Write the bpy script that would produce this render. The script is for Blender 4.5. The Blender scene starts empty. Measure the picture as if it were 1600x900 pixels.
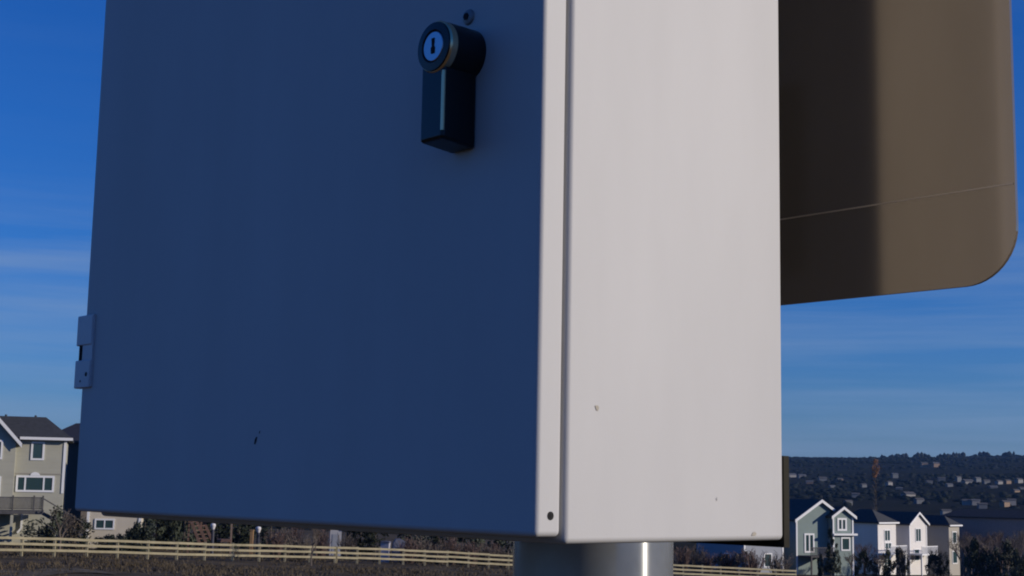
import bpy, bmesh, math, random
from mathutils import Vector, Matrix
random.seed(7)
scene = bpy.context.scene
COL = scene.collection
R = math.radians

# ------------------------------------------------------------------ camera
EYE = Vector((0, 0, 1.55))
F_PX, PITCH, ROLL = 2203.9, 0.13983, 0.01897
_f = Vector((0, math.cos(PITCH), math.sin(PITCH)))
_u = Vector((0, -math.sin(PITCH), math.cos(PITCH)))
_x = Vector((1, 0, 0))
CR = _x * math.cos(ROLL) + _u * math.sin(ROLL)
CU = _u * math.cos(ROLL) - _x * math.sin(ROLL)
cam = bpy.data.cameras.new('camera')
cam.sensor_width = 36.0
cam.lens = 36.0 * F_PX / 1600.0
cam.clip_start = 0.02
cam.clip_end = 30000
camo = bpy.data.objects.new('camera', cam)
COL.objects.link(camo)
M = Matrix((CR, CU, -_f)).transposed().to_4x4()
M.translation = EYE
camo.matrix_world = M
scene.camera = camo
scene.render.resolution_x, scene.render.resolution_y = 1024, 576
scene.render.engine = 'CYCLES'
scene.cycles.pixel_filter_type = 'BLACKMAN_HARRIS'
scene.cycles.filter_width = 2.0
scene.view_settings.view_transform = 'Standard'
scene.view_settings.look = 'None'
scene.view_settings.gamma = 1.0
scene.view_settings.exposure = 0.0
scene.view_settings.use_curve_mapping = False

# ------------------------------------------------------------------ light
SUN_AZ, SUN_EL = R(-12), R(17)          # azimuth from +X, counter-clockwise
SUN = Vector((math.cos(SUN_AZ) * math.cos(SUN_EL), math.sin(SUN_AZ) * math.cos(SUN_EL), math.sin(SUN_EL)))
w = bpy.data.worlds.new('World')
scene.world = w
w.use_nodes = True
nt = w.node_tree
for n in list(nt.nodes):
    nt.nodes.remove(n)
def N(t, tree, **kw):
    n = tree.nodes.new(t)
    for k, v in kw.items():
        setattr(n, k, v)
    return n
out = N('ShaderNodeOutputWorld', nt)
bg = N('ShaderNodeBackground', nt)
sky = N('ShaderNodeTexSky', nt, sky_type='NISHITA', sun_disc=False)
sky.sun_elevation = SUN_EL
sky.sun_rotation = math.atan2(SUN.x, SUN.y)
sky.altitude = 1700
sky.air_density = 1.5
sky.dust_density = 0.3
sky.ozone_density = 9.0
bg.inputs['Strength'].default_value = 0.079
# thin cirrus streaks, laid out on the sky itself
tc = N('ShaderNodeTexCoord', nt)
mp = N('ShaderNodeMapping', nt)
mp.inputs['Scale'].default_value = (1.5, 1.5, 34.0)
mp.inputs['Rotation'].default_value = (R(1.5), R(-2.0), 0)
noi = N('ShaderNodeTexNoise', nt)
noi.inputs['Scale'].default_value = 1.7
noi.inputs['Detail'].default_value = 5
noi.inputs['Roughness'].default_value = 0.55
rmp = N('ShaderNodeValToRGB', nt)
rmp.color_ramp.elements[0].position = 0.36
rmp.color_ramp.elements[0].color = (0, 0, 0, 1)
rmp.color_ramp.elements[1].position = 0.72
rmp.color_ramp.elements[1].color = (1, 1, 1, 1)
mul = N('ShaderNodeMath', nt, operation='MULTIPLY')
mul.inputs[1].default_value = 0.50
hsv = N('ShaderNodeHueSaturation', nt)
hsv.inputs['Saturation'].default_value = 1.09
tint = N('ShaderNodeMix', nt, data_type='RGBA', blend_type='MULTIPLY')
tint.inputs['Factor'].default_value = 1.0
tint.inputs[7].default_value = (0.75, 0.92, 1.40, 1)
cir = N('ShaderNodeMix', nt, data_type='RGBA', blend_type='MIX')
cir.inputs[7].default_value = (2.7, 4.0, 6.4, 1)
L = nt.links.new
L(tc.outputs['Generated'], mp.inputs['Vector'])
L(mp.outputs['Vector'], noi.inputs['Vector'])
L(noi.outputs['Fac'], rmp.inputs['Fac'])
sepz = N('ShaderNodeSeparateXYZ', nt)
low = N('ShaderNodeMapRange', nt, interpolation_type='SMOOTHSTEP')
low.inputs['From Min'].default_value = 0.215
low.inputs['From Max'].default_value = 0.135
low.inputs['To Min'].default_value = 0.06
low.inputs['To Max'].default_value = 1.0
lm = N('ShaderNodeMath', nt, operation='MULTIPLY')
L(tc.outputs['Generated'], sepz.inputs[0])
L(sepz.outputs['Z'], low.inputs['Value'])
L(rmp.outputs['Color'], lm.inputs[0])
L(low.outputs['Result'], lm.inputs[1])
L(lm.outputs[0], mul.inputs[0])
L(sky.outputs['Color'], hsv.inputs['Color'])
L(hsv.outputs['Color'], tint.inputs[6])
L(tint.outputs[2], cir.inputs[6])
L(mul.outputs[0], cir.inputs['Factor'])
L(cir.outputs[2], bg.inputs['Color'])
L(bg.outputs['Background'], out.inputs['Surface'])
sl = bpy.data.lights.new('sun', 'SUN')
sl.energy = 4.1
sl.angle = R(0.53)
sl.color = (1.0, 0.888, 0.745)
so = bpy.data.objects.new('sun', sl)
COL.objects.link(so)
so.rotation_euler = (-SUN).to_track_quat('-Z', 'Y').to_euler()
so.location = (3, -2, 8)

# ------------------------------------------------------------------ helpers
def ray(px, py):
    d = CR * ((px - 800) / F_PX) - CU * ((py - 450) / F_PX) + _f
    return d
def at(px, py, dist):
    """the point on a pixel's line of sight at a horizontal distance in metres"""
    d = ray(px, py)
    return EYE + d * (dist / math.hypot(d.x, d.y))

def mat(name, col, rough=0.6, metal=0.0, var=0.0, scale=5.0, col2=None, bump=0.0, bscale=None, spec=0.5, coat=0.0, aniso=None):
    m = bpy.data.materials.new(name)
    m.use_nodes = True
    t = m.node_tree
    b = t.nodes['Principled BSDF']
    b.inputs['Roughness'].default_value = rough
    b.inputs['Metallic'].default_value = metal
    b.inputs['Specular IOR Level'].default_value = spec
    b.inputs['Coat Weight'].default_value = coat
    b.inputs['Coat Roughness'].default_value = 0.15
    b.inputs['Base Color'].default_value = (*col, 1)
    if var or col2 or bump:
        tc = N('ShaderNodeTexCoord', t)
        mp = N('ShaderNodeMapping', t)
        if aniso:
            mp.inputs['Scale'].default_value = aniso
        t.links.new(tc.outputs['Object'], mp.inputs['Vector'])
    if var or col2:
        n = N('ShaderNodeTexNoise', t)
        n.inputs['Scale'].default_value = scale
        n.inputs['Detail'].default_value = 6
        n.inputs['Roughness'].default_value = 0.6
        t.links.new(mp.outputs['Vector'], n.inputs['Vector'])
        r = N('ShaderNodeValToRGB', t)
        if col2 is None:
            a = [c * (1 - var) for c in col]
            c2 = [min(1, c * (1 + var)) for c in col]
        else:
            a, c2 = col, col2
        r.color_ramp.elements[0].position = 0.32
        r.color_ramp.elements[1].position = 0.68
        r.color_ramp.elements[0].color = (*a, 1)
        r.color_ramp.elements[1].color = (*c2, 1)
        t.links.new(n.outputs['Fac'], r.inputs['Fac'])
        t.links.new(r.outputs['Color'], b.inputs['Base Color'])
    if bump:
        n2 = N('ShaderNodeTexNoise', t)
        n2.inputs['Scale'].default_value = bscale or scale * 6
        n2.inputs['Detail'].default_value = 4
        t.links.new(mp.outputs['Vector'], n2.inputs['Vector'])
        bp = N('ShaderNodeBump', t)
        bp.inputs['Strength'].default_value = bump
        bp.inputs['Distance'].default_value = 0.02
        t.links.new(n2.outputs['Fac'], bp.inputs['Height'])
        t.links.new(bp.outputs['Normal'], b.inputs['Normal'])
    return m

def tag(o, label, cat=None, group=None, kind=None):
    if label: o['label'] = label
    if cat: o['category'] = cat
    if group: o['group'] = group
    if kind: o['kind'] = kind
    return o
def empty(name, loc, rz=0.0):
    o = bpy.data.objects.new(name, None)
    o.empty_display_size = 0.2
    COL.objects.link(o)
    o.location = loc
    o.rotation_euler = (0, 0, rz)
    return o
def link(name, me, m=None, parent=None, smooth=False):
    o = bpy.data.objects.new(name, me)
    if m is not None and not me.materials:
        for mm in (m if isinstance(m, (list, tuple)) else [m]):
            me.materials.append(mm)
    if smooth:
        for p in me.polygons:
            p.use_smooth = True
    COL.objects.link(o)
    if parent is not None:
        o.parent = parent
    return o

class MB:
    """collects faces; build() makes ONE mesh object"""
    def __init__(self):
        self.v, self.f, self.mi = [], [], []
        self.cur = 0
    def face(self, *pts):
        n = len(self.v)
        self.v += [tuple(p) for p in pts]
        self.f.append(tuple(range(n, n + len(pts))))
        self.mi.append(self.cur)
        return self
    def box(self, x0, x1, y0, y1, z0, z1):
        n = len(self.v)
        self.v += [(x, y, z) for z in (z0, z1) for y in (y0, y1) for x in (x0, x1)]
        for q in ((0, 2, 3, 1), (4, 5, 7, 6), (0, 1, 5, 4), (2, 6, 7, 3), (0, 4, 6, 2), (1, 3, 7, 5)):
            self.f.append(tuple(n + i for i in q))
            self.mi.append(self.cur)
        return self
    def bar(self, a, b, wx, wy, up=(0, 0, 1)):
        a, b = Vector(a), Vector(b)
        d = (b - a).normalized()
        s = d.cross(Vector(up))
        if s.length < 1e-4:
            s = d.cross(Vector((1, 0, 0)))
        s.normalize()
        t = s.cross(d)
        n = len(self.v)
        for p in (a, b):
            for i, j in ((-1, -1), (1, -1), (1, 1), (-1, 1)):
                self.v.append(tuple(p + s * (i * wx / 2) + t * (j * wy / 2)))
        for q in ((0, 1, 2, 3), (7, 6, 5, 4), (0, 4, 5, 1), (1, 5, 6, 2), (2, 6, 7, 3), (3, 7, 4, 0)):
            self.f.append(tuple(n + i for i in q))
            self.mi.append(self.cur)
        return self
    def tube(self, a, b, r0, r1, n=6, caps=True):
        a, b = Vector(a), Vector(b)
        d = (b - a).normalized()
        s = d.cross(Vector((0, 0, 1)))
        if s.length < 1e-3:
            s = d.cross(Vector((1, 0, 0)))
        s.normalize()
        t = s.cross(d)
        k = len(self.v)
        for p, r in ((a, r0), (b, r1)):
            for i in range(n):
                an = 2 * math.pi * i / n
                self.v.append(tuple(p + s * (r * math.cos(an)) + t * (r * math.sin(an))))
        for i in range(n):
            j = (i + 1) % n
            self.f.append((k + i, k + j, k + n + j, k + n + i))
            self.mi.append(self.cur)
        if caps:
            self.f.append(tuple(k + i for i in reversed(range(n))))
            self.f.append(tuple(k + n + i for i in range(n)))
            self.mi += [self.cur, self.cur]
        return self
    def prism(self, poly, axis, a, b):
        """polygon of 2-D points extruded along an axis ('y': points are x,z; 'x': points are y,z; 'z': x,y)"""
        def P(p, t):
            if axis == 'y': return (p[0], t, p[1])
            if axis == 'x': return (t, p[0], p[1])
            return (p[0], p[1], t)
        k, n = len(self.v), len(poly)
        self.v += [P(p, a) for p in poly] + [P(p, b) for p in poly]
        self.f.append(tuple(k + i for i in range(n)))
        self.f.append(tuple(k + n + i for i in reversed(range(n))))
        self.mi += [self.cur, self.cur]
        for i in range(n):
            j = (i + 1) % n
            self.f.append((k + j, k + i, k + n + i, k + n + j))
            self.mi.append(self.cur)
        return self
    def mesh(self, name):
        me = bpy.data.meshes.new(name)
        me.from_pydata(self.v, [], self.f)
        bm = bmesh.new()
        bm.from_mesh(me)
        bmesh.ops.recalc_face_normals(bm, faces=bm.faces)
        bm.to_mesh(me)
        bm.free()
        return me
    def rawmesh(self, name):
        me = bpy.data.meshes.new(name)
        me.from_pydata(self.v, [], self.f)
        if any(self.mi):
            me.polygons.foreach_set('material_index', self.mi)
        return me
    def build(self, name, m, parent=None, raw=False):
        return link(name, self.rawmesh(name) if raw else self.mesh(name), m, parent)

def bevelled(name, m, parent, x0, x1, y0, y1, z0, z1, r, seg=3):
    bm = bmesh.new()
    bmesh.ops.create_cube(bm, size=1.0)
    for v in bm.verts:
        v.co = Vector((x0 if v.co.x < 0 else x1, y0 if v.co.y < 0 else y1, z0 if v.co.z < 0 else z1))
    bmesh.ops.bevel(bm, geom=bm.edges[:], offset=r, offset_type='OFFSET', segments=seg, profile=0.5, affect='EDGES')
    me = bpy.data.meshes.new(name)
    bm.to_mesh(me)
    bm.free()
    o = link(name, me, m, parent)
    for p in me.polygons:
        p.use_smooth = True
    wn = o.modifiers.new('weighted', 'WEIGHTED_NORMAL')
    wn.keep_sharp = False
    wn.weight = 100
    return o
def lathe(name, m, parent, prof, axis='y', n=40, loc=(0, 0, 0), smooth=True):
    """prof: list of (radius, height along the axis)"""
    v, f = [], []
    for r, h in prof:
        for i in range(n):
            a = 2 * math.pi * i / n
            c, s = r * math.cos(a), r * math.sin(a)
            v.append((c, h, s) if axis == 'y' else (c, s, h) if axis == 'z' else (h, c, s))
    for k in range(len(prof) - 1):
        for i in range(n):
            j = (i + 1) % n
            f.append((k * n + i, k * n + j, (k + 1) * n + j, (k + 1) * n + i))
    f.append(tuple(range(n)))
    f.append(tuple((len(prof) - 1) * n + i for i in range(n)))
    me = bpy.data.meshes.new(name)
    me.from_pydata(v, [], f)
    bm = bmesh.new(); bm.from_mesh(me)
    bmesh.ops.recalc_face_normals(bm, faces=bm.faces)
    bm.to_mesh(me); bm.free()
    o = link(name, me, m, parent)
    o.location = loc
    if smooth:
        for p in me.polygons:
            p.use_smooth = len(p.vertices) == 4
        es = o.modifiers.new('edges', 'EDGE_SPLIT')
        es.split_angle = R(35)
    return o

# ------------------------------------------------------------------ materials
PAINT = mat('white powder coat', (0.455, 0.455, 0.455), rough=0.6, spec=0.3, var=0.045, scale=3.5, bump=0.02, bscale=420, coat=0.0, aniso=(3.0, 3.0, 0.9))
GASKET = mat('dark gasket', (0.02, 0.017, 0.024), rough=0.8)
BLACKP = mat('black plastic', (0.007, 0.007, 0.008), rough=0.33, spec=0.4, bump=0.01, bscale=900)
RINGM = mat('satin metal with sunlit tint', (0.90, 0.66, 0.38), rough=0.3, metal=1.0)  # warm tint puts sunlight into the colour of lock ring and handle edge
CHROME = mat('lock cylinder metal', (0.42, 0.42, 0.46), rough=0.3, metal=1.0)
HOLE = mat('dark hole', (0.006, 0.006, 0.007), rough=0.9)
HINGE = mat('hinge paint', (0.50, 0.50, 0.52), rough=0.45, var=0.05, scale=40)
GALV = mat('galvanised steel', (0.30, 0.31, 0.31), rough=0.21, metal=0.6, col2=(0.36, 0.37, 0.37), scale=45)
_t = GALV.node_tree
_tg = N('ShaderNodeTangent', _t, direction_type='RADIAL', axis='Z')
_pb = _t.nodes['Principled BSDF']
_t.links.new(_tg.outputs['Tangent'], _pb.inputs['Tangent'])
_pb.inputs['Anisotropic'].default_value = 0.95
_pb.inputs['Anisotropic Rotation'].default_value = 0.25
SIGNB = mat('weathered sign back', (0.305, 0.25, 0.19), rough=0.115, metal=0.72, col2=(0.345, 0.285, 0.22), scale=14, aniso=(1, 1, 0.25))
SIGNF = mat('sign face', (0.55, 0.56, 0.55), rough=0.4)
BRKT = mat('bracket steel', (0.030, 0.028, 0.021), spec=0.1, rough=0.8, var=0.2, scale=40)
CHIP = mat('bare chipped spot', (0.015, 0.016, 0.02), rough=0.8)
CHIP2 = mat('tan chipped spot', (0.36, 0.33, 0.27), rough=0.8)

# ================================================================== TERRAIN
def sm(a, b, t):
    t = max(0.0, min(1.0, (t - a) / (b - a)))
    return t * t * (3 - 2 * t)
def lerp_table(tab, d):
    if d <= tab[0][0]: return tab[0][1]
    for (d0, z0), (d1, z1) in zip(tab, tab[1:]):
        if d <= d1:
            return z0 + (z1 - z0) * (d - d0) / (d1 - d0)
    return tab[-1][1]
NEAR_L = [(0, 0), (6, -0.02), (25, -1.25), (60, -2.55), (93, -3.27), (120, -3.6), (150, -3.9), (260, -6), (600, -8), (1200, -2), (2000, 10), (2700, 18), (3600, 12)]
NEAR_C = [(0, 0), (6, -0.02), (25, -1.5), (60, -3.4), (110, -4.75), (122, -5.15), (150, -5.6), (260, -9), (600, -11), (1200, 0), (2000, 26), (2700, 52), (3600, 44)]
NEAR_R = [(0, 0), (6, -0.02), (25, -1.7), (60, -4.0), (110, -6.3), (145, -7.25), (190, -8.7), (260, -11), (430, -17), (700, -14), (1200, 2), (2000, 38), (2700, 67), (3600, 60)]
NEAR_RR = [(0, 0), (6, -0.02), (25, -1.7), (60, -4.0), (110, -6.2), (145, -7.2), (190, -8.9), (260, -11), (430, -17), (700, -13), (1200, 6), (2000, 44), (2700, 71), (3600, 62)]
FLAT = [(0, 0), (30, -0.1), (200, -0.6), (1200, 4), (2700, 40), (3600, 30)]
KN = [(-180, FLAT), (-70, FLAT), (-24, NEAR_L), (-20, NEAR_L), (-2, NEAR_C), (11, NEAR_R), (20.5, NEAR_RR), (26, NEAR_RR), (75, FLAT), (180, FLAT)]
def hn(x, y, s):
    return math.sin(x * s + 1.3) * math.cos(y * s * 1.17 + 0.4) + 0.5 * math.sin(x * s * 2.3 + y * s * 1.7)
def H(x, y):
    d = math.hypot(x, y)
    phi = math.degrees(math.atan2(x, y))
    z = 0
    for (p0, t0), (p1, t1) in zip(KN, KN[1:]):
        if p0 <= phi <= p1:
            k = (phi - p0) / (p1 - p0)
            z = lerp_table(t0, d) * (1 - k) + lerp_table(t1, d) * k
            break
    z += 0.10 * hn(x, y, 0.09) * sm(12, 60, d) * (1 - sm(170, 260, d)) * (1 - 0.7 * sm(80, 90, d))
    z += 2.5 * math.exp(-((x - 42.5) ** 2 + (y - 108.0) ** 2) / 40.0)
    z += 2.6 * hn(x, y, 0.0061) * sm(500, 1500, d)
    return z
def ground_hit(px, py, d0=20, d1=3500):
    d = ray(px, py)
    h = math.hypot(d.x, d.y)
    t = d0
    while t < d1:
        p = EYE + d * (t / h)
        if p.z <= H(p.x, p.y):
            return p
        t *= 1.004
    return EYE + d * (d1 / h)

GROUND = mat('dry grass ground', (0.040, 0.032, 0.022), rough=0.95, col2=(0.105, 0.083, 0.055), scale=0.35, bump=0.5, bscale=3.0, spec=0.05)
HILLM = mat('scrub hillside', (0.014, 0.017, 0.017), rough=1.0, spec=0.0, col2=(0.030, 0.030, 0.027), scale=0.012, bump=0.5, bscale=0.05)
def terrain():
    radii = [0, 1.5, 3, 5, 7, 10, 14, 19, 25, 32, 40, 50, 60, 70, 80, 90, 97, 104, 112, 122, 135, 150, 170, 190, 215, 250, 300, 360, 430, 520, 620, 750, 900, 1080, 1300, 1550, 1850, 2150, 2420, 2700, 3100, 3600, 5200, 8000]
    angs = []
    a = -180.0
    while a < 180:
        angs.append(a)
        a += 0.6 if -27 <= a < 27 else (2.0 if -45 <= a < 45 else 7.5)
    v, f = [(0, 0, 0)], []
    n = len(angs)
    for r in radii[1:]:
        for a in angs:
            x, y = r * math.sin(R(a)), r * math.cos(R(a))
            v.append((x, y, H(x, y) if r < 4000 else 30 - (r - 3600) * 0.01))
    for i in range(n):
        f.append((0, 1 + (i + 1) % n, 1 + i))
    for k in range(len(radii) - 2):
        for i in range(n):
            j = (i + 1) % n
            f.append((1 + k * n + i, 1 + k * n + j, 1 + (k + 1) * n + j, 1 + (k + 1) * n + i))
    me = bpy.data.meshes.new('ground')
    me.from_pydata(v, [], f)
    o = link('ground', me, [GROUND, HILLM], smooth=True)
    split = next(i for i, r in enumerate(radii) if r >= 300)
    for p in me.polygons:
        c = p.center
        if math.hypot(c.x, c.y) > 300:
            p.material_index = 1
    bm = bmesh.new(); bm.from_mesh(me)
    bmesh.ops.recalc_face_normals(bm, faces=bm.faces)
    bm.to_mesh(me); bm.free()
    if me.polygons[0].normal.z < 0:
        me.flip_normals()
    tag(o, None, kind='structure')
terrain()

# ================================================================== CABINET, POLE, SIGN
S = 0.70
YAW = 0.7362
Wd, Dp, SV = 0.72477 * S, 0.28553 * S, 0.47553 * S
C0 = Vector((0.01951 * S, 1.0 * S, 1.55 - 0.0401 * S))
RZ = math.atan2(-math.cos(YAW), math.sin(YAW))
HT = 0.64
ca = empty('utility_cabinet', C0, RZ)
tag(ca, 'white metal utility cabinet with black key lock, mounted on steel pole', 'cabinet')
d1, d2, zd = 0.02534 * S, 0.0290 * S, 0.00513 * S
body = bevelled('body', PAINT, ca, -Wd + 0.002, -0.0002, d2, Dp, 0.0, HT, 0.0032, 4)
neck = MB(); neck.box(-Wd + 0.010, -0.0075, d1 - 0.004, d2 + 0.004, 0.010, HT - 0.012); neck.build('gasket', GASKET, ca)
door = bevelled('door', PAINT, ca, -Wd, 0.0, 0.0, d1, zd, HT - 0.002, 0.0031, 4)
# screw hole in the door's return edge
hx = lathe('screw_hole', HOLE, door, [(0.00215, -0.0006), (0.00215, 0.0002), (0.0017, 0.0003)], axis='x', n=20, loc=(0.0, 0.0144 * S, 0.0201 * S))
hs = lathe('screw', HOLE, door, [(0.0007, 0.0), (0.0007, 0.0005)], axis='x', n=12, loc=(0.0, 0.0144 * S, 0.0201 * S))
# round screw on the door face above the lock
SCRM = mat('dull screw head', (0.22, 0.22, 0.23), rough=0.5, metal=0.3)
sc = lathe('screw', SCRM, door, [(0.0001, -0.0022), (0.0022, -0.0020), (0.0040, -0.0012), (0.0047, 0.0004)], axis='y', n=28, loc=(-0.085 * S, 0, 0.4028 * S))
sr = lathe('recess', HOLE, sc, [(0.0021, -0.0026), (0.0021, -0.0010)], axis='y', n=6)
# chipped paint
def blotch(name, m, parent, pts, plane, off):
    mb = MB()
    P = [(p[0], off, p[1]) if plane == 'y' else (off, p[0], p[1]) for p in pts]
    mb.face(*P)
    return mb.build(name, m, parent)
cx, cz = -0.367 * S, 0.0768 * S
blotch('paint_chip', CHIP, door, [(cx - .0019, cz - .0022), (cx - .0004, cz - .0026), (cx + .0009, cz - .0002), (cx + .0016, cz + .0022), (cx + .0002, cz + .0021), (cx - .0012, cz + .0004)], 'y', -0.0002)
blotch('paint_chip', CHIP, door, [(cx + .0033, cz + .0042), (cx + .0042, cz + .0043), (cx + .0046, cz + .0058), (cx + .0039, cz + .0060)], 'y', -0.0002)
cy, cz = 0.0605 * S, 0.0988 * S
blotch('paint_chip', CHIP2, body, [(cy - .0016, cz + .0010), (cy - .0006, cz - .0013), (cy + .0008, cz - .0016), (cy + .0014, cz + .0002), (cy + .0004, cz + .0012)], 'x', 0.0001)
cy = 0.2444 * S
blotch('paint_chip', CHIP2, body, [(cy - .0022, .0031), (cy - .0006, .0029), (cy + .0016, .0030), (cy + .0024, .0044), (cy + .0006, .0052), (cy - .0009, .0047)], 'x', 0.0001)
cy, cz = 0.1975 * S, 0.0335 * S
blotch('scuff', mat('faint scuff', (0.37, 0.365, 0.36), rough=0.6), body, [(cy - .0006, cz), (cy + .0001, cz - .0012), (cy + .0007, cz - .0003), (cy + .0003, cz + .0011)], 'x', 0.0001)
# lock: round key barrel with a square handle body hanging from it
lx, lz, LL = -0.0841 * S, 0.371 * S, 0.035 * S
RINGS = mat('screw metal', (0.16, 0.16, 0.15), rough=0.35, metal=0.6)
han = bevelled('handle', BLACKP, ca, -0.1010 * S, -0.0735 * S, -0.0335 * S, 0.0, 0.2985 * S, 0.369 * S, 0.0020, 4)
for v in han.data.vertices:
    if v.co.z < 0.305 * S:
        v.co.z -= (0.0335 * S + v.co.y) * 0.09
rb = 0.0205 * S
lathe('barrel', BLACKP, han, [(rb, 0.0), (rb, -LL + 0.0052), (rb - 0.0003, -LL + 0.0048)], axis='y', n=48, loc=(lx, 0, lz))
lathe('ring', RINGM, han, [(rb - 0.0002, -LL + 0.0050), (rb - 0.0001, -LL + 0.0012), (rb - 0.0008, -LL + 0.0002)], axis='y', n=48, loc=(lx, 0, lz))
lathe('bezel', BLACKP, han, [(rb - 0.0006, -LL + 0.0008), (rb - 0.0012, -LL - 0.0006), (rb - 0.0052, -LL - 0.0010), (rb - 0.0062, -LL + 0.0002)], axis='y', n=48, loc=(lx, 0, lz))
lathe('key_cylinder', CHROME, han, [(rb - 0.0060, -LL + 0.002), (rb - 0.0062, -LL - 0.0004), (rb - 0.0066, -LL - 0.0007)], axis='y', n=40, loc=(lx, 0, lz))
glint = MB(); ix, iy = -0.0735 * S, -0.0335 * S
glint.prism([(ix - 0.0015, iy - 0.0001), (ix - 0.0009, iy - 0.0003), (ix + 0.0001, iy + 0.0006), (ix + 0.0001, iy + 0.0013), (ix - 0.0004, iy + 0.0012)], 'z', 0.3045 * S, 0.351 * S)
glint.build('edge_glint', RINGM, han)  # added strip, stands in for the sun's glint along the handle's front edge
kh = MB()
yk = -LL - 0.0011
kp = [(-0.0013, -0.0040), (0.0013, -0.0040), (0.0015, -0.0008), (0.0007, 0.0000), (0.0011, 0.0044), (-0.0011, 0.0044), (-0.0007, 0.0000), (-0.0015, -0.0008)]
kh.prism([(lx + p[0], lz + p[1]) for p in kp], 'y', yk, yk + 0.0006)
kh.build('keyhole', HOLE, han)
# hinge on the far left edge
hl = MB(); hl.box(-Wd + 0.0022, -Wd + 0.0185, -0.0016, 0.0, 0.1385 * S, 0.2165 * S)
hi = hl.build('hinge', HINGE, ca)
for z0, z1 in ((0.1835, 0.2165), (0.1370, 0.1675)):
    bevelled('knuckle', HINGE, hi, -Wd - 0.0078, -Wd + 0.0175, -0.0024, 0.004, z0 * S, z1 * S, 0.0009, 2)
pinm = MB(); pinm.tube((-Wd - 0.0016, 0.0012, 0.140 * S), (-Wd - 0.0016, 0.0012, 0.214 * S), 0.0034, 0.0034, 14)
pinm.build('hinge_pin', HOLE, hi)
for hx_, hz_, r in ((-Wd + 0.0122, 0.1515, 0.0017), (-Wd + 0.0030, 0.1445, 0.0009)):
    lathe('screw_hole', HOLE, hi, [(r, -0.0026), (r, -0.0014)], axis='y', n=14, loc=(hx_, 0, hz_ * S))
# mounting plate between the cabinet's back and the pole
mp_ = MB(); mp_.box(-0.42 * S, -0.001, Dp + 0.0008, Dp + 0.0060, -0.006 * S, 0.070 * S); mp_.build('mounting_plate', BRKT, ca)
mp2 = MB(); mp2.box(-0.40 * S, -0.25 * S, Dp + 0.0004, Dp + 0.014, 0.30 * S, 0.52 * S); mp2.build('mounting_plate', BRKT, ca)

CAB = Matrix.Translation(C0) @ Matrix.Rotation(RZ, 4, 'Z')
pr = 0.0836 * S
pc = CAB @ Vector((-0.322 * S, 0.3865 * S, 0))
pol = lathe('steel_pole', GALV, None, [(pr, -0.3), (pr, 1.2), (pr, 3.15), (pr - 0.004, 3.155)], axis='z', n=64, loc=(pc.x, pc.y, 0))
tag(pol, 'round galvanised steel pole holding up the white cabinet', 'pole')
# sign panel seen from behind
sg = empty('road_sign', CAB @ Vector((-0.322 * S, SV, 0.2287 * S)), RZ)
tag(sg, 'brown-grey back of a round-cornered road sign behind the white cabinet', 'sign')
hw, sh, cr_ = 0.4355 * S, 0.762, 0.052 * S
prof = []
for (cx, cz, a0) in ((hw - cr_, cr_, -90), (hw - cr_, sh - cr_, 0), (-hw + cr_, sh - cr_, 90), (-hw + cr_, cr_, 180)):
    for k in range(13):
        a = R(a0 + 90 * k / 12)
        prof.append((cx + cr_ * math.cos(a), cz + cr_ * math.sin(a)))
mb = MB(); mb.prism(prof, 'y', 0.0, 0.0028); mb.build('panel', SIGNB, sg)
mb = MB(); mb.prism([(x * 0.995, cr_ + (z - cr_) * 0.998 + 0.0008) for x, z in prof], 'y', 0.0029, 0.0033); mb.build('face', SIGNF, sg)
px1 = -0.02 * S
SCR = mat('pale crease', (0.50, 0.41, 0.31), rough=0.3, metal=0.5)
zc = (0.3165 - 0.2287) * S
mb = MB(); mb.box(px1, hw - 0.001, -0.0004, -0.0001, zc, zc + 0.0010); mb.build('crease', SCR, sg)
for z in (0.12, 0.62):
    mb = MB(); mb.box(-0.16 * S, 0.16 * S, -0.0035, -0.0006, z - 0.02, z + 0.02); mb.build('strap', BRKT, sg)

# ================================================================== VEGETATION BUILDERS
BARK = mat('bark', (0.085, 0.07, 0.058), rough=0.95, var=0.3, scale=6)
TWIG = mat('bare twigs', (0.13, 0.105, 0.085), rough=0.95, var=0.25, scale=2)
TWIG3 = mat('pale brown twigs', (0.19, 0.15, 0.125), rough=0.95, var=0.25, scale=2)
TWIG2 = mat('reddish twigs', (0.12, 0.078, 0.065), rough=0.95, var=0.25, scale=2)
LEAFD = mat('dark evergreen', (0.018, 0.026, 0.016), rough=0.8, col2=(0.045, 0.055, 0.030), scale=1.2)
LEAFB = mat('brown scrub leaves', (0.055, 0.045, 0.032), rough=0.9, col2=(0.11, 0.085, 0.055), scale=1.0)
LEAFO = mat('orange autumn leaves', (0.15, 0.065, 0.032), rough=0.8, col2=(0.22, 0.10, 0.05), scale=2.0)
LEAFF = mat('far woodland', (0.011, 0.015, 0.015), rough=1.0, spec=0.0, col2=(0.026, 0.028, 0.024), scale=0.02)
DRY = mat('dry grass blades', (0.060, 0.047, 0.031), rough=0.95, spec=0.1, col2=(0.12, 0.096, 0.064), scale=0.5)

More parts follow.
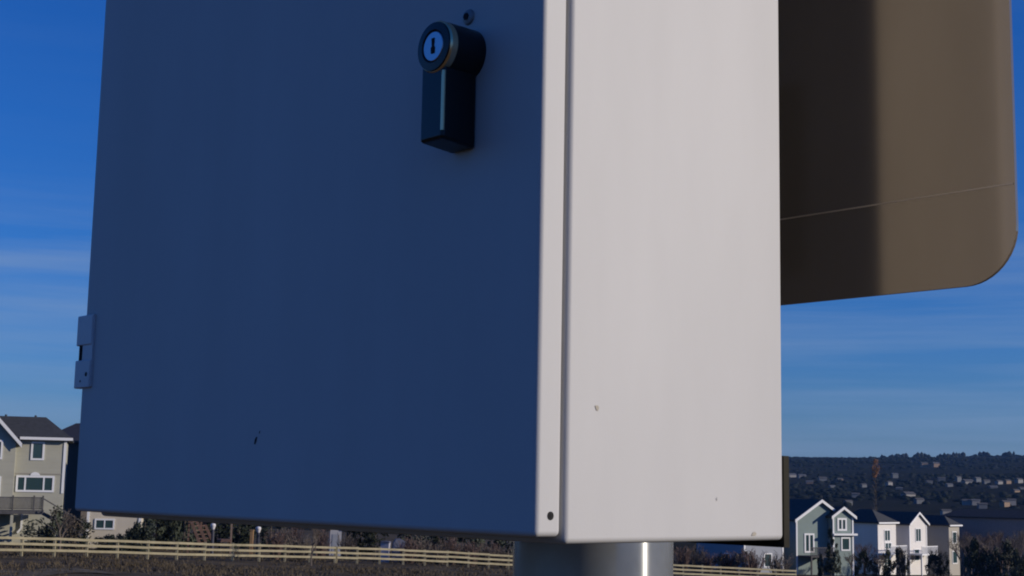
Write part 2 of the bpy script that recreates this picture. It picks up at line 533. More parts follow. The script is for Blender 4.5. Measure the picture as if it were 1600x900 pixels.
def bare_tree_mesh(seed, h, spread, depth=5, r0=0.09, lean=0.0):
    rnd = random.Random(seed)
    mb = MB()
    def grow(p, d, ln, r, k):
        q = p + d * ln
        mb.tube(p, q, r, r * 0.7, 5 if k > 2 else 3, caps=False)
        if k == 0:
            return
        n = 3 if k > 1 else 4
        for i in range(n):
            ax = Vector((rnd.uniform(-1, 1), rnd.uniform(-1, 1), rnd.uniform(-0.2, 0.6)))
            nd = (d + ax * spread).normalized()
            grow(p + d * ln * rnd.uniform(0.55, 1.0), nd, ln * rnd.uniform(0.62, 0.82), r * 0.55, k - 1)
    grow(Vector((0, 0, -0.1)), Vector((lean, 0, 1)).normalized(), h * 0.30, r0, depth)
    return mb.rawmesh('branches')
def shrub_mesh(seed, h, wdt, n=70):
    rnd = random.Random(seed)
    mb = MB()
    for i in range(n):
        a = rnd.uniform(0, 2 * math.pi)
        s = rnd.uniform(0.1, 1.0) * wdt * 0.5
        b0 = Vector((math.cos(a) * s * 0.25, math.sin(a) * s * 0.25, -0.05))
        tip = Vector((math.cos(a) * s, math.sin(a) * s, h * rnd.uniform(0.5, 1.0)))
        mid = b0.lerp(tip, 0.5) + Vector((rnd.uniform(-.1, .1), rnd.uniform(-.1, .1), h * 0.08))
        mb.tube(b0, mid, 0.022, 0.016, 3, caps=False)
        mb.tube(mid, tip, 0.016, 0.006, 3, caps=False)
        for k in range(4):
            p = mid.lerp(tip, rnd.uniform(0, 1))
            mb.tube(p, p + Vector((rnd.uniform(-.35, .35), rnd.uniform(-.35, .35), rnd.uniform(.05, .4))) * h * 0.4, 0.010, 0.005, 3, caps=False)
    return mb.rawmesh('branches')
def leaf_mesh(seed, shape, h, wdt, n, size, clumps=26):
    """leaf-sized faces gathered in uneven clumps through a crown's volume"""
    rnd = random.Random(seed)
    mb = MB()
    cs = []
    for i in range(clumps):
        t = rnd.uniform(0.03, 1.0)
        if shape == 'cone':
            rr = wdt * 0.5 * (1 - t) ** 0.8 + 0.08
        else:
            rr = wdt * 0.5 * math.sqrt(max(0.05, 1 - (2 * t - 1) ** 2))
        a = rnd.uniform(0, 2 * math.pi)
        k = math.sqrt(rnd.uniform(0.15, 1.0)) * 0.85
        cs.append((Vector((math.cos(a) * rr * k, math.sin(a) * rr * k, t * h)), rnd.uniform(0.10, 0.22) * wdt * (1.15 - 0.5 * t if shape == 'cone' else 1)))
    for i in range(n):
        c, r = cs[rnd.randrange(len(cs))]
        d = Vector((rnd.gauss(0, 1), rnd.gauss(0, 1), rnd.gauss(0, 0.8)))
        d = d.normalized() * r * rnd.uniform(0.4, 1.05)
        p = c + d
        if p.z < 0.02: p.z = 0.02 + rnd.uniform(0, .1)
        a = Vector((rnd.gauss(0, 1), rnd.gauss(0, 1), rnd.gauss(0, 1))).normalized() * size * rnd.uniform(0.6, 1.3)
        b = a.orthogonal().normalized() * size * rnd.uniform(0.3, 0.7)
        mb.face(p - a, p + b, p + a, p - b)
    return mb.rawmesh('crown')
_mesh_cache = {}
def cached(key, fn):
    if key not in _mesh_cache:
        _mesh_cache[key] = fn()
    return _mesh_cache[key]
def leafy(name, label, cat, group, pos, h, wdt, shape, leafm, variant, trunk_h=0.0, n=900):
    o = empty(name, pos, random.uniform(0, 6.28))
    tag(o, label, cat, group)
    me = cached(('leaf', shape, leafm.name, variant, n), lambda: leaf_mesh(variant, shape, 1.0, 1.0, n, 0.055))
    c = link('crown' if trunk_h > 0.3 else 'foliage', me, leafm, o)
    c.location = (0, 0, trunk_h)
    c.scale = (wdt, wdt, h - trunk_h)
    t = cached(('trunk', variant), lambda: MB().tube((0, 0, -0.15), (0, 0, 1), 0.05, 0.02, 7).rawmesh('trunk'))
    k = link('trunk' if trunk_h > 0.3 else 'stem', t, BARK, o)
    k.scale = (min(wdt, 3.0) * 0.6, min(wdt, 3.0) * 0.6, h * 0.8)
    return o
def bare(name, label, cat, group, pos, kind, variant, sx, sz, m):
    o = empty(name, pos, random.uniform(0, 6.28))
    tag(o, label, cat, group)
    if kind == 'shrub':
        me = cached(('shrub', variant, m.name), lambda: shrub_mesh(variant, 1.0, 1.3))
    else:
        me = cached(('bare', variant, m.name), lambda: bare_tree_mesh(variant, 1.0, 0.62, 6 if variant > 22 else 5, 0.027))
    c = link('branches', me, m, o)
    c.scale = (sx, sx, sz)
    return o

# ================================================================== HOUSES
TAN = mat('tan siding', (0.36, 0.355, 0.29), rough=0.8, var=0.06, scale=0.6, aniso=(1, 1, 6))
TRIMW = mat('white trim', (0.72, 0.73, 0.74), rough=0.5)
ROOFG = mat('grey shingles', (0.034, 0.037, 0.042), rough=0.9, var=0.25, scale=3)
ROOFB = mat('brown shingles', (0.060, 0.048, 0.045), rough=0.9, var=0.25, scale=3)
GLASS = mat('window glass', (0.03, 0.06, 0.065), rough=0.08, spec=0.8)
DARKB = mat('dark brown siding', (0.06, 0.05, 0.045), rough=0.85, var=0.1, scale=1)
DECKW = mat('weathered deck wood', (0.075, 0.072, 0.075), rough=0.9, var=0.25, scale=4)
GREENS = mat('grey-green siding', (0.19, 0.245, 0.235), rough=0.8, var=0.06, scale=0.8)
WHITES = mat('white siding', (0.62, 0.60, 0.58), rough=0.75, var=0.05, scale=0.8)
BLUES = mat('blue-grey siding', (0.26, 0.28, 0.32), rough=0.8, var=0.06, scale=0.8)
CREAM = mat('cream siding', (0.50, 0.45, 0.36), rough=0.8, var=0.06, scale=0.8)

def window(parent, face, a, z, ww, wh, org, trim=0.12, panes=1, dark=GLASS):
    """window on a wall: face 'f' looks to -y at y=org, 'l' looks to -x at x=org, 'r' to +x; frame with real depth, panes set back"""
    def P(u, t, zz):
        if face == 'f': return (u, org - t, zz)
        if face == 'l': return (org - t, -u, zz)
        return (org + t, u, zz)
    def bx(mb, u0, u1, t0, t1, z0, z1):
        p, q = P(u0, t0, z0), P(u1, t1, z1)
        mb.box(min(p[0], q[0]), max(p[0], q[0]), min(p[1], q[1]), max(p[1], q[1]), z0, z1)
    fr = MB()
    bx(fr, a - ww / 2 - trim, a - ww / 2, 0.004, 0.07, z - trim, z + wh + trim)
    bx(fr, a + ww / 2, a + ww / 2 + trim, 0.004, 0.07, z - trim, z + wh + trim)
    bx(fr, a - ww / 2, a + ww / 2, 0.004, 0.068, z - trim, z)
    bx(fr, a - ww / 2, a + ww / 2, 0.004, 0.068, z + wh, z + wh + trim)
    edges = [a - ww / 2]
    fracs = [1.0 / panes] * panes if isinstance(panes, int) else list(panes)
    s = sum(fracs)
    acc = 0
    for fcn in fracs:
        acc += fcn / s
        edges.append(a - ww / 2 + ww * acc)
    for e in edges[1:-1]:
        bx(fr, e - trim * 0.4, e + trim * 0.4, 0.004, 0.066, z, z + wh)
    fo = fr.build('window', TRIMW, parent)
    for i in range(len(edges) - 1):
        g = MB()
        l = edges[i] + (trim * 0.4 if i else 0)
        r = edges[i + 1] - (trim * 0.4 if i < len(edges) - 2 else 0)
        bx(g, l, r, 0.006, 0.03, z, z + wh)
        g.build('pane', dark, fo)
    return fo

def gable_walls(mb, x0, x1, y0, y1, z0, eave, peak):
    xm = (x0 + x1) / 2
    mb.prism([(x0, z0), (x1, z0), (x1, eave), (xm, peak), (x0, eave)], 'y', y0, y1)
def gable_roof(mb, x0, x1, y0, y1, eave, peak, ov=0.4, th=0.18):
    xm = (x0 + x1) / 2
    sl = (peak - eave) / (xm - x0)
    xa, xb, ze = x0 - ov, x1 + ov, eave - ov * sl
    mb.prism([(xa, ze + 0.02), (xm, peak + 0.02), (xb, ze + 0.02), (xb, ze + th + 0.02), (xm, peak + th + 0.02), (xa, ze + th + 0.02)], 'y', y0 - ov, y1 + ov)
def rake(mb, x0, x1, y, eave, peak, ov=0.4, w=0.26):
    xm = (x0 + x1) / 2
    sl = (peak - eave) / (xm - x0)
    xa, xb, ze = x0 - ov, x1 + ov, eave - ov * sl
    mb.prism([(xa, ze - w + 0.2), (xm, peak - w + 0.2), (xb, ze - w + 0.2), (xb, ze + 0.21), (xm, peak + 0.21), (xa, ze + 0.21)], 'y', y - ov - 0.05, y - ov - 0.003)
def simple_house(name, label, group, pos, rz, wd, ln, eave, peak, wallm, roofm, base=-1.5, wins=(), trims=True, cat='house', ov=0.4, hip=False):
    o = empty(name, pos, rz)
    tag(o, label, cat, group)
    if hip:
        mb = MB(); mb.box(-wd / 2, wd / 2, 0, ln, base, eave); mb.build('wall', wallm, o)
        x0, x1, y0, y1 = -wd / 2 - ov, wd / 2 + ov, -ov, ln + ov
        r = min(wd, ln) / 2 * 0.9
        if ln >= wd: ra, rb_ = (0, r, peak), (0, ln - r, peak)
        else: ra, rb_ = (-wd / 2 + r, ln / 2, peak), (wd / 2 - r, ln / 2, peak)
        e = eave + 0.003
        lo = [(x0, y0, e), (x1, y0, e), (x1, y1, e), (x0, y1, e)]
        up = [(p[0], p[1], e + 0.18) for p in lo]
        mb = MB(); mb.face(*reversed(lo))
        for i in range(4):
            mb.face(lo[i], lo[(i + 1) % 4], up[(i + 1) % 4], up[i])
        if ln >= wd:
            mb.face(up[0], up[1], ra); mb.face(up[1], up[2], rb_, ra); mb.face(up[2], up[3], rb_); mb.face(up[3], up[0], ra, rb_)
        else:
            mb.face(up[0], up[1], rb_, ra); mb.face(up[1], up[2], rb_); mb.face(up[2], up[3], ra, rb_); mb.face(up[3], up[0], ra)
        mb.build('roof', roofm, o)
        mb = MB(); mb.box(x0, x1, y0 - 0.09, y0 - 0.003, e - 0.03, e + 0.16); mb.build('gutter', TRIMW, o)
    else:
        mb = MB(); gable_walls(mb, -wd / 2, wd / 2, 0, ln, base, eave, peak); mb.build('wall', wallm, o)
        mb = MB(); gable_roof(mb, -wd / 2, wd / 2, 0, ln, eave, peak, ov); mb.build('roof', roofm, o)
    if trims and not hip:
        mb = MB(); rake(mb, -wd / 2, wd / 2, 0, eave, peak, ov); mb.build('rake_trim', TRIMW, o)
        for s in (-1, 1):
            mb = MB(); xx = s * (wd / 2 - 0.09); mb.box(xx - 0.1, xx + 0.1, -0.05, -0.003, base, eave - 0.06); mb.build('corner_trim', TRIMW, o)
    for (face, a, z, ww, wh, pn) in wins:
        window(o, face, a, z, ww, wh, {'f': 0, 'l': -wd / 2, 'r': wd / 2}[face], panes=pn)
    return o
def gz(px, d):
    p = at(px, 800, d)
    return Vector((p.x, p.y, H(p.x, p.y)))

# ---- tan house on the left: local x along its front, -y to the viewer
def tan_house():
    D = 118.0
    k = D / F_PX
    corner = at(97, 800, D)
    az = math.atan2(corner.x, corner.y)
    rz = -az + R(-1.0)
    base = at(97, 836, D).z
    o = empty('tan_house', (corner.x, corner.y, base), rz)
    tag(o, 'tan two-storey house with white-trimmed windows and grey hip roof', 'house')
    def Z(py): return at(97, py, D).z - base
    def X(px): return (px - 97) * k * 1.0
    ev = Z(688)
    x0 = -11.5
    mb = MB(); mb.box(x0, 0, 0, 9, -1.2, ev); mb.build('wall', TAN, o)
    # hip roof
    rt = Z(650)
    ov = 0.45
    a, b, c, d = (x0 - ov, -ov, ev), (ov, -ov, ev), (ov, 9 + ov, ev), (x0 - ov, 9 + ov, ev)
    r1, r2 = (-1.75, 3.4, rt), (x0 + 2, 3.4, rt)
    r3, r4 = (-1.75, 5.6, rt), (x0 + 2, 5.6, rt)
    mb = MB()
    up = lambda p: (p[0], p[1], p[2] + 0.16)
    A, B, C, Dd = up(a), up(b), up(c), up(d)
    mb.face(A, B, r1, r2); mb.face(B, C, r3, r1); mb.face(C, Dd, r4, r3); mb.face(Dd, A, r2, r4); mb.face(r1, r3, r4, r2)
    mb.face(a, d, c, b); mb.face(a, b, B, A); mb.face(b, c, C, B); mb.face(c, d, Dd, C); mb.face(d, a, A, Dd)
    rf = mb.build('roof', ROOFG, o)
    for vx in (-2.6, -4.9, -6.3):
        v = MB(); v.tube((vx, 4.2, rt - 0.3), (vx, 4.2, rt + 0.16), 0.09, 0.09, 8); v.build('roof_vent', ROOFG, rf)
    g = MB(); g.box(X(32), ov + 0.04, -ov - 0.13, -ov - 0.004, ev - 0.02, ev + 0.19); g.build('gutter', TRIMW, o)
    # projecting cross gable at the left
    gx0, gx1, ge = X(-62), X(32) - 0.25, ev - 0.05
    gp = ge + 2.6
    mb = MB(); gable_walls(mb, gx0, gx1, -0.6, 2.0, -1.2, ge, gp); mb.build('gable_wall', TAN, o)
    mb = MB(); gable_roof(mb, gx0, gx1, -0.6, 3.2, ge, gp, 0.45); mb.build('gable_roof', ROOFG, o)
    mb = MB(); rake(mb, gx0, gx1, -0.6, ge, gp, 0.45, 0.34); mb.build('rake_trim', TRIMW, o)
    mb = MB(); mb.box(-0.17, 0.02, -0.06, -0.003, Z(771), ev - 0.02); mb.build('corner_trim', TRIMW, o)
    # windows
    def win(px0, px1, py0, py1, org, panes=1, trim=0.15):
        ww = (px1 - px0) * k - 2 * trim
        window(o, 'f', (X(px0) + X(px1)) / 2, Z(py1) + trim, ww, Z(py0) - Z(py1) - 2 * trim, org, trim=trim, panes=panes)
    win(48, 67, 691, 720, 0)
    win(-10, 9.5, 690, 720, -0.6)
    win(30, 83.5, 744, 769.5, 0, panes=(0.2, 0.52, 0.24))
    win(-14, 10, 746, 778, -0.6)
    ar = MB()
    xc, zc = X(56), Z(743.8)
    ar.prism([(xc + 0.36 * math.cos(t), zc + 0.26 * math.sin(t)) for t in [math.pi * i / 10 for i in range(11)]], 'y', -0.07, -0.003)
    ar.build('window_arch', TRIMW, o)
    mb = MB(); mb.box(x0, -0.2, -0.035, -0.003, Z(742), Z(740.3)); mb.build('belt_board', mat('tan belt board', (0.27, 0.25, 0.21), 0.8), o)
    # deck: floor, posts, railing, stairs
    fl = Z(797)
    mb = MB(); mb.box(x0, X(72), -3.4, -0.62, fl - 0.28, fl); dk = mb.build('deck', DECKW, o)
    for px in (30.5, -6, -44):
        mb = MB(); mb.box(X(px) - 0.1, X(px) + 0.1, -3.3, -3.1, -0.4, fl - 0.28); mb.build('deck_post', TAN, o)
    rl = MB()
    top = fl + 1.02
    rl.box(x0, X(72), -3.36, -3.28, top - 0.07, top)
    rl.box(x0, X(72), -3.35, -3.29, fl + 0.1, fl + 0.16)
    x = x0 + 0.06
    while x < X(72):
        rl.box(x - 0.028, x + 0.028, -3.345, -3.295, fl + 0.16, top - 0.07)
        x += 0.085
    rl.build('railing', DECKW, o)
    for px in (-30, 5, 30.5, 59, 71):
        mb = MB(); mb.box(X(px) - 0.06, X(px) + 0.06, -3.43, -3.24, fl, top + 0.12); mb.build('railing_post', DECKW, o)
    st = MB()
    for i in range(11):
        st.box(X(72) + 0.05 + i * 0.27, X(72) + 0.33 + i * 0.27, -3.4, -2.3, fl - 0.1 - (i + 1) * 0.235, fl - 0.04 - (i + 1) * 0.235)
    st.bar((X(72), -3.35, fl - 0.2), (X(72) + 3.0, -3.35, 0.1), 0.08, 0.26); st.bar((X(72), -3.35, fl + 0.9), (X(72) + 3.0, -3.35, 1.1), 0.07, 0.09)
    st.build('deck_stairs', DECKW, o)
    # downspout and walk-out door under the deck
    dn = MB(); dn.bar((X(41.5), -0.12, fl - 0.3), (X(41.5), -0.12, 0.5), 0.16, 0.14); dn.bar((X(41.5), -0.12, 0.5), (X(36.5), -0.12, 0.15), 0.16, 0.14); dn.build('downspout', TRIMW, o)
tan_house()

# ---- shaded brown neighbour behind it
p = gz(181, 139)
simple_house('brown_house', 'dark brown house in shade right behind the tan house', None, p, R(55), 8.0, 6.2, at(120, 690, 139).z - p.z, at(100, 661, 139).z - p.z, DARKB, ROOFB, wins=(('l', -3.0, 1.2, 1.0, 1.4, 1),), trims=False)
# ---- cream house corner glimpsed under the cabinet
p = gz(179, 119)
cw0, cw1 = at(168, 825, 119).z - p.z, at(168, 813, 119).z - p.z
o = simple_house('cream_house', 'cream house corner with white window seen just below the cabinet door', None, p, R(12), 4.2, 7, 6.0, 8.0, CREAM, ROOFG, wins=(('f', -0.72, cw0, 1.3, cw1 - cw0, 2), ('f', -0.7, 4.4, 1.5, 1.2, 2)))

# ---- houses on the right
D = 190.0
def right_house(name, label, px, d, rz, wd, ln, y_eave, y_peak, y_base, wallm, roofm, wins, shift=0.0):
    b = at(px, y_base, d)
    g = H(b.x, b.y)
    b.z = g
    ev = at(px, y_eave, d).z - g
    pk = at(px, y_peak, d).z - g
    return simple_house(name, label, 'two-storey houses on the right', b, rz, wd, ln, ev, pk, wallm, roofm, wins=wins, ov=0.35)
# grey-green house: two front gables
def green_house():
    d = 178.0
    k = d / F_PX
    b = at(1283, 887, d)
    g = H(b.x, b.y)
    rz = -math.atan2(b.x, b.y) + R(36)
    k = k / math.cos(R(36))
    o = empty('green_house', (b.x, b.y, g), rz)
    tag(o, 'grey-green house with two white-edged front gables, beside the cabinet', 'house', 'two-storey houses on the right')
    def Z(py, px=1285): return at(px, py, d).z - g
    def X(px): return (px - 1283) * k
    ev, pk = Z(812), Z(783)
    mb = MB(); gable_walls(mb, X(1247), X(1319), 0, 10, -2, ev, pk); mb.build('wall', GREENS, o)
    mb = MB(); gable_roof(mb, X(1247), X(1319), 0, 10, ev, pk, 0.35); mb.build('roof', ROOFG, o)
    mb = MB(); rake(mb, X(1247), X(1319), 0, ev, pk, 0.35, 0.36); mb.build('rake_trim', TRIMW, o)
    mb = MB(); mb.box(X(1247) - 0.02, X(1247) + 0.18, -0.06, -0.003, -2, ev - 0.05); mb.build('corner_trim', TRIMW, o)
    e2, p2 = Z(807, 1309), Z(794, 1309)
    mb = MB(); gable_walls(mb, X(1293), X(1324), -1.0, 3.0, -2, e2, p2); mb.build('gable_wall', GREENS, o)
    mb = MB(); gable_roof(mb, X(1293), X(1324), -1.0, 4.0, e2, p2, 0.3); mb.build('gable_roof', ROOFG, o)
    mb = MB(); rake(mb, X(1293), X(1324), -1.0, e2, p2, 0.3, 0.34); mb.build('rake_trim', TRIMW, o)
    for px in (1294.2, 1322.8):
        mb = MB(); mb.box(X(px) - 0.1, X(px) + 0.1, -1.07, -1.003, -2, e2 - 0.05); mb.build('corner_trim', TRIMW, o)
    mb = MB(); mb.box(X(1292), X(1327), -1.45, -1.08, Z(836), Z(833)); mb.build('skirt_trim', TRIMW, o)
    window(o, 'f', X(1307), Z(826), 0.95, 1.1, -1.0, trim=0.22, panes=2)
    window(o, 'f', X(1266), Z(861), 1.05, 1.9, 0, trim=0.2, panes=2)
    window(o, 'f', X(1312), Z(858), 1.0, 1.3, -1.0, trim=0.16, panes=1)
    mb = MB(); mb.box(X(1250), X(1284), -2.6, -0.01, Z(869.5), Z(867.5)); mb.build('deck', DECKW, o)
    rl = MB(); rl.box(X(1250), X(1284), -2.6, -2.52, Z(869.5) + 1.1, Z(869.5) + 1.2)
    for i in range(20):
        xx = X(1250) + (X(1284) - X(1250)) * i / 19
        rl.box(xx - 0.03, xx + 0.03, -2.59, -2.53, Z(867.5), Z(869.5) + 1.1)
    rl.build('railing', DECKW, o)
    for px in (1251, 1267, 1283):
        mb = MB(); mb.box(X(px) - 0.08, X(px) + 0.08, -2.58, -2.42, -1.5, Z(869.5)); mb.build('deck_post', DECKW, o)
green_house()
# white houses: narrow sunlit gable to the right, long shaded side to the left
def white_house(name, label, px_corner, px_right, d, y_eave, y_peak, ln, wallm, wins, porch=True, hip=False):
    rz = R(46)
    b = at(px_corner, 850, d)
    g = H(b.x, b.y)
    az = math.atan2(b.x, b.y)
    # front runs along the local +x; find its length from the pixel of its far end
    fx = Vector((math.cos(rz), math.sin(rz), 0))
    tgt = ray(px_right, 850)
    wd = None
    for i in range(1, 400):
        q = b + fx * (i * 0.05)
        c = q - EYE
        if c.x / c.y >= tgt.x / tgt.y:
            wd = i * 0.05
            break
    wd = wd or 6.0
    ctr = b + fx * (wd / 2)
    ev = at(px_corner, y_eave, d).z - g
    pk = at(px_corner, y_peak, d + 2).z - g
    o = simple_house(name, label, 'two-storey houses on the right', (ctr.x, ctr.y, g), rz, wd, ln, ev, pk, wallm, ROOFG, base=-3, wins=wins(wd, ev), ov=0.3, hip=hip)
    if porch:
        zf = ev * 0.42
        mb = MB(); mb.box(-wd / 2, wd / 2 - 0.4, -1.8, -0.01, zf - 0.2, zf); mb.build('deck', TRIMW, o)
        for xx in (-wd / 2 + 0.1, wd / 2 - 0.6):
            mb = MB(); mb.box(xx - 0.08, xx + 0.08, -1.75, -1.6, -2.0, zf - 0.2); mb.build('deck_post', TRIMW, o)
        mb = MB(); mb.box(-wd / 2, wd / 2 - 0.4, -1.8, -1.72, zf + 0.9, zf + 1.0)
        n = int(wd / 0.22)
        for i in range(n):
            xx = -wd / 2 + 0.03 + (wd - 0.5) * i / (n - 1)
            mb.box(xx - 0.025, xx + 0.025, -1.79, -1.73, zf, zf + 0.9)
        mb.build('railing', TRIMW, o)
    return o
wf = lambda wd, ev: (('f', 0, ev * 0.66, 1.3, 1.3, 2), ('f', 0.2, ev * 0.50, 1.5, 0.7, 2), ('f', -0.2, ev * 0.14, 1.3, 1.5, 2), ('l', -5.0, ev * 0.66, 0.9, 1.2, 1))
white_house('white_house', 'white house with porch just right of the green one', 1372, 1400, 192, 818, 796, 6, WHITES, wf, hip=True)
wf2 = lambda wd, ev: (('f', 0, ev * 0.66, 1.3, 1.6, 2), ('f', -0.5, ev * 0.28, 1.2, 1.4, 1), ('l', -6.0, ev * 0.6, 0.9, 1.2, 1))
white_house('white_house', 'white house with tall narrow peaked gable, middle of the right-hand row', 1421, 1448, 197, 819, 802, 8, WHITES, wf2)
wf3 = lambda wd, ev: (('f', 0, ev * 0.66, 1.0, 1.4, 1), ('f', 0, ev * 0.25, 1.2, 1.5, 1))
white_house('white_house', 'cream house with narrow lit end right of the peaked white house', 1483, 1499, 203, 822, 806, 9, mat('tan-grey siding', (0.34, 0.32, 0.28), 0.8, var=0.06), wf3, porch=False, hip=True)
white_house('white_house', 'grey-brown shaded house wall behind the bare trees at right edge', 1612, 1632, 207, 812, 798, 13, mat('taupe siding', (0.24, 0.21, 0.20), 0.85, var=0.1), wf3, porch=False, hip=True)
# blue-grey house glimpsed below the cabinet
p = gz(1193, 172)
simple_house('blue_house', 'blue-grey house with white corner trim glimpsed under the cabinet bottom', 'two-storey houses on the right', p, R(30), 6.0, 9, at(1193, 838, 172).z - p.z, at(1193, 815, 172).z - p.z, BLUES, ROOFG, base=-2, wins=(('f', 0.6, 0.8, 1.0, 1.4, 1), ('l', -3.0, 0.8, 0.9, 1.3, 1)))

# ================================================================== FENCE
FWOOD = mat('pale fence wood', (0.23, 0.205, 0.125), rough=0.85, col2=(0.33, 0.29, 0.185), scale=1.5)
FD = [(-120, 92), (0, 93.5), (260, 99), (523, 108), (800, 119), (1060, 132), (1245, 142)]
def fence(px_list, label):
    pts = []
    for px in px_list:
        d = lerp_table(FD, px)
        p = at(px, 870, d)
        p.z = H(p.x, p.y)
        pts.append(p)
    o = empty('rail_fence', pts[0])
    tag(o, label, 'fence', 'pale wooden rail fence along the field')
    org = pts[0].copy()
    for p in pts:
        mb = MB()
        q = p - org
        j = random.uniform(-0.03, 0.05)
        mb.bar(q + Vector((0, 0, -0.5)), q + Vector((random.uniform(-.03, .03), 0, 1.24 + j)), 0.15, 0.15, up=(0, 1, 0))
        mb.build('post', FWOOD, o)
    for a, b in zip(pts, pts[1:]):
        for h in (0.40, 0.76, 1.12):
            mb = MB()
            n = Vector((b.y - a.y, a.x - b.x, 0)).normalized() * 0.095
            mb.bar(a - org + n + Vector((0, 0, h + random.uniform(-.02, .02))), b - org + n + Vector((0, 0, h + random.uniform(-.02, .02))), 0.045, 0.15)
            mb.build('rail', FWOOD, o)
xs = [-63, -15, 33, 84, 135, 183, 230, 276, 319, 363, 405, 445, 484, 523]
fence(xs, 'three-rail pale wooden fence stretch on the left, in front of the tan house')
fence([525.5] + [558, 593, 630, 664, 699, 732, 764, 795, 826, 858, 889, 920, 950, 980, 1010, 1039, 1068, 1097, 1126, 1155, 1184, 1213, 1243], 'three-rail pale wooden fence stretch running behind the steel pole to the right')

# ================================================================== YARD THINGS BEHIND THE FENCE
PLAYW = mat('play set wood', (0.13, 0.075, 0.055), rough=0.8, var=0.25, scale=3)
PLAYO = mat('orange cedar post', (0.34, 0.20, 0.09), rough=0.8, var=0.15, scale=3)
PALE = mat('pale lamp top', (0.62, 0.60, 0.60), rough=0.4)
DPOST = mat('dark post', (0.03, 0.032, 0.05), rough=0.6)
def playset():
    d = 116.0
    g = gz(325, d)
    o = empty('wooden_play_set', g, -math.atan2(g.x, g.y))
    tag(o, 'reddish brown wooden play set with slanted beams behind the fence', 'play set')
    k = d / F_PX
    X = lambda px: (px - 325) * k
    Zp = lambda py: at(325, py, d).z - g.z
    for px in (298, 316, 361):
        mb = MB(); mb.box(X(px) - 0.07, X(px) + 0.07, -0.07, 0.07, -0.4, Zp(812)); mb.build('post', PLAYW if px != 361 else mat('post wood', (0.2, 0.14, 0.11), 0.8), o)
    for a, b, y in ((300, 316, -0.5), (308, 326, 0.0), (318, 336, 0.5)):
        mb = MB(); mb.bar((X(a), y, Zp(812)), (X(b), y - 0.2, Zp(851)), 0.22, 0.2, up=(0, 1, 0)); mb.build('slanted_beam', PLAYW, o)
    for i in range(6):
        t = (i + 0.5) / 6
        mb = MB(); mb.bar((X(300 + 16 * t), -0.5, Zp(812 + 39 * t)), (X(318 + 16 * t), 0.5, Zp(812 + 39 * t)), 0.12, 0.05); mb.build('rung', PLAYW, o)
    mb = MB(); mb.bar((X(296), 0, Zp(812)), (X(364), 0, Zp(812)), 0.14, 0.16); mb.build('top_beam', PLAYW, o)
    mb = MB(); mb.box(X(340), X(361), -0.6, 0.6, Zp(846), Zp(842)); mb.build('platform', PLAYW, o)
playset()
def ball_post(px, d, top, label):
    g = gz(px, d)
    o = empty('garden_post', g)
    tag(o, label, 'post', 'garden posts with pale tops')
    ht = at(px, top, d).z - g.z
    mb = MB(); mb.tube((0, 0, -0.3), (0, 0, ht - 0.45), 0.13, 0.12, 10); mb.build('post', DPOST, o)
    lathe('pale_top', PALE, o, [(0.10, ht - 0.50), (0.17, ht - 0.30), (0.22, ht - 0.14), (0.17, ht - 0.02), (0.05, ht + 0.02)], axis='z', n=14)
ball_post(334, 114, 818, 'dark garden post with pale rounded top beside the play set')
ball_post(405, 114, 823, 'dark garden post with pale rounded top right of the orange post')
g = gz(395, 113)
mb = MB(); mb.box(-0.12, 0.12, -0.12, 0.12, -0.3, at(395, 829, 113).z - g.z); mb.box(-0.16, 0.16, -0.16, 0.16, at(395, 829, 113).z - g.z + 0.001, at(395, 829, 113).z - g.z + 0.06)
o = mb.build('cedar_post', PLAYO); o.location = g
tag(o, 'short orange-brown cedar post behind the fence under the cabinet door', 'post')
g = gz(526, 128)
o = empty('garden_shed', g, R(10)); tag(o, 'small white garden shed seen under the cabinet behind the fence', 'shed')
mb = MB(); gable_walls(mb, -0.5, 0.5, 0, 1.4, -0.3, 2.3, 2.7); mb.build('wall', mat('shed boards', (0.36, 0.36, 0.38), 0.8, var=0.08), o)
mb = MB(); gable_roof(mb, -0.5, 0.5, 0, 1.4, 2.3, 2.7, 0.12, 0.06); mb.build('roof', ROOFG, o)
mb = MB(); mb.box(-0.3, 0.3, -0.03, -0.002, 0.05, 1.9); mb.build('door', BLUES, o)
g = gz(604, 118)
o = empty('garden_bin', g, R(-8)); tag(o, 'small pale garden bin with lid standing behind the fence', 'bin')
mb = MB(); mb.prism([(-0.28, -0.1), (0.28, -0.1), (0.36, 1.55), (-0.36, 1.55)], 'y', -0.3, 0.3); mb.build('tub', mat('pale bin', (0.40, 0.39, 0.43), 0.6), o)
mb = MB(); mb.prism([(-0.4, 1.555), (0.4, 1.555), (0.36, 1.68), (-0.3, 1.70)], 'y', -0.36, 0.36); mb.build('lid', mat('bin lid', (0.12, 0.12, 0.15), 0.5), o)
g = gz(625, 121)
o = empty('covered_grill', g, R(12)); tag(o, 'blue-grey covered grill next to the pale bin behind the fence', 'grill')
mb = MB(); mb.prism([(-0.62, -0.1), (0.62, -0.1), (0.55, 0.9), (0.42, 1.75), (0.1, 1.95), (-0.3, 1.9), (-0.5, 1.6), (-0.56, 0.9)], 'y', -0.35, 0.35); mb.build('cover', mat('grill cover', (0.10, 0.11, 0.16), 0.7, var=0.2, scale=3), o)
for sx in (-0.5, 0.5):
    mb = MB(); mb.tube((sx, -0.2, -0.1), (sx, 0.2, -0.1), 0.12, 0.12, 10); mb.build('wheel', DPOST, o)

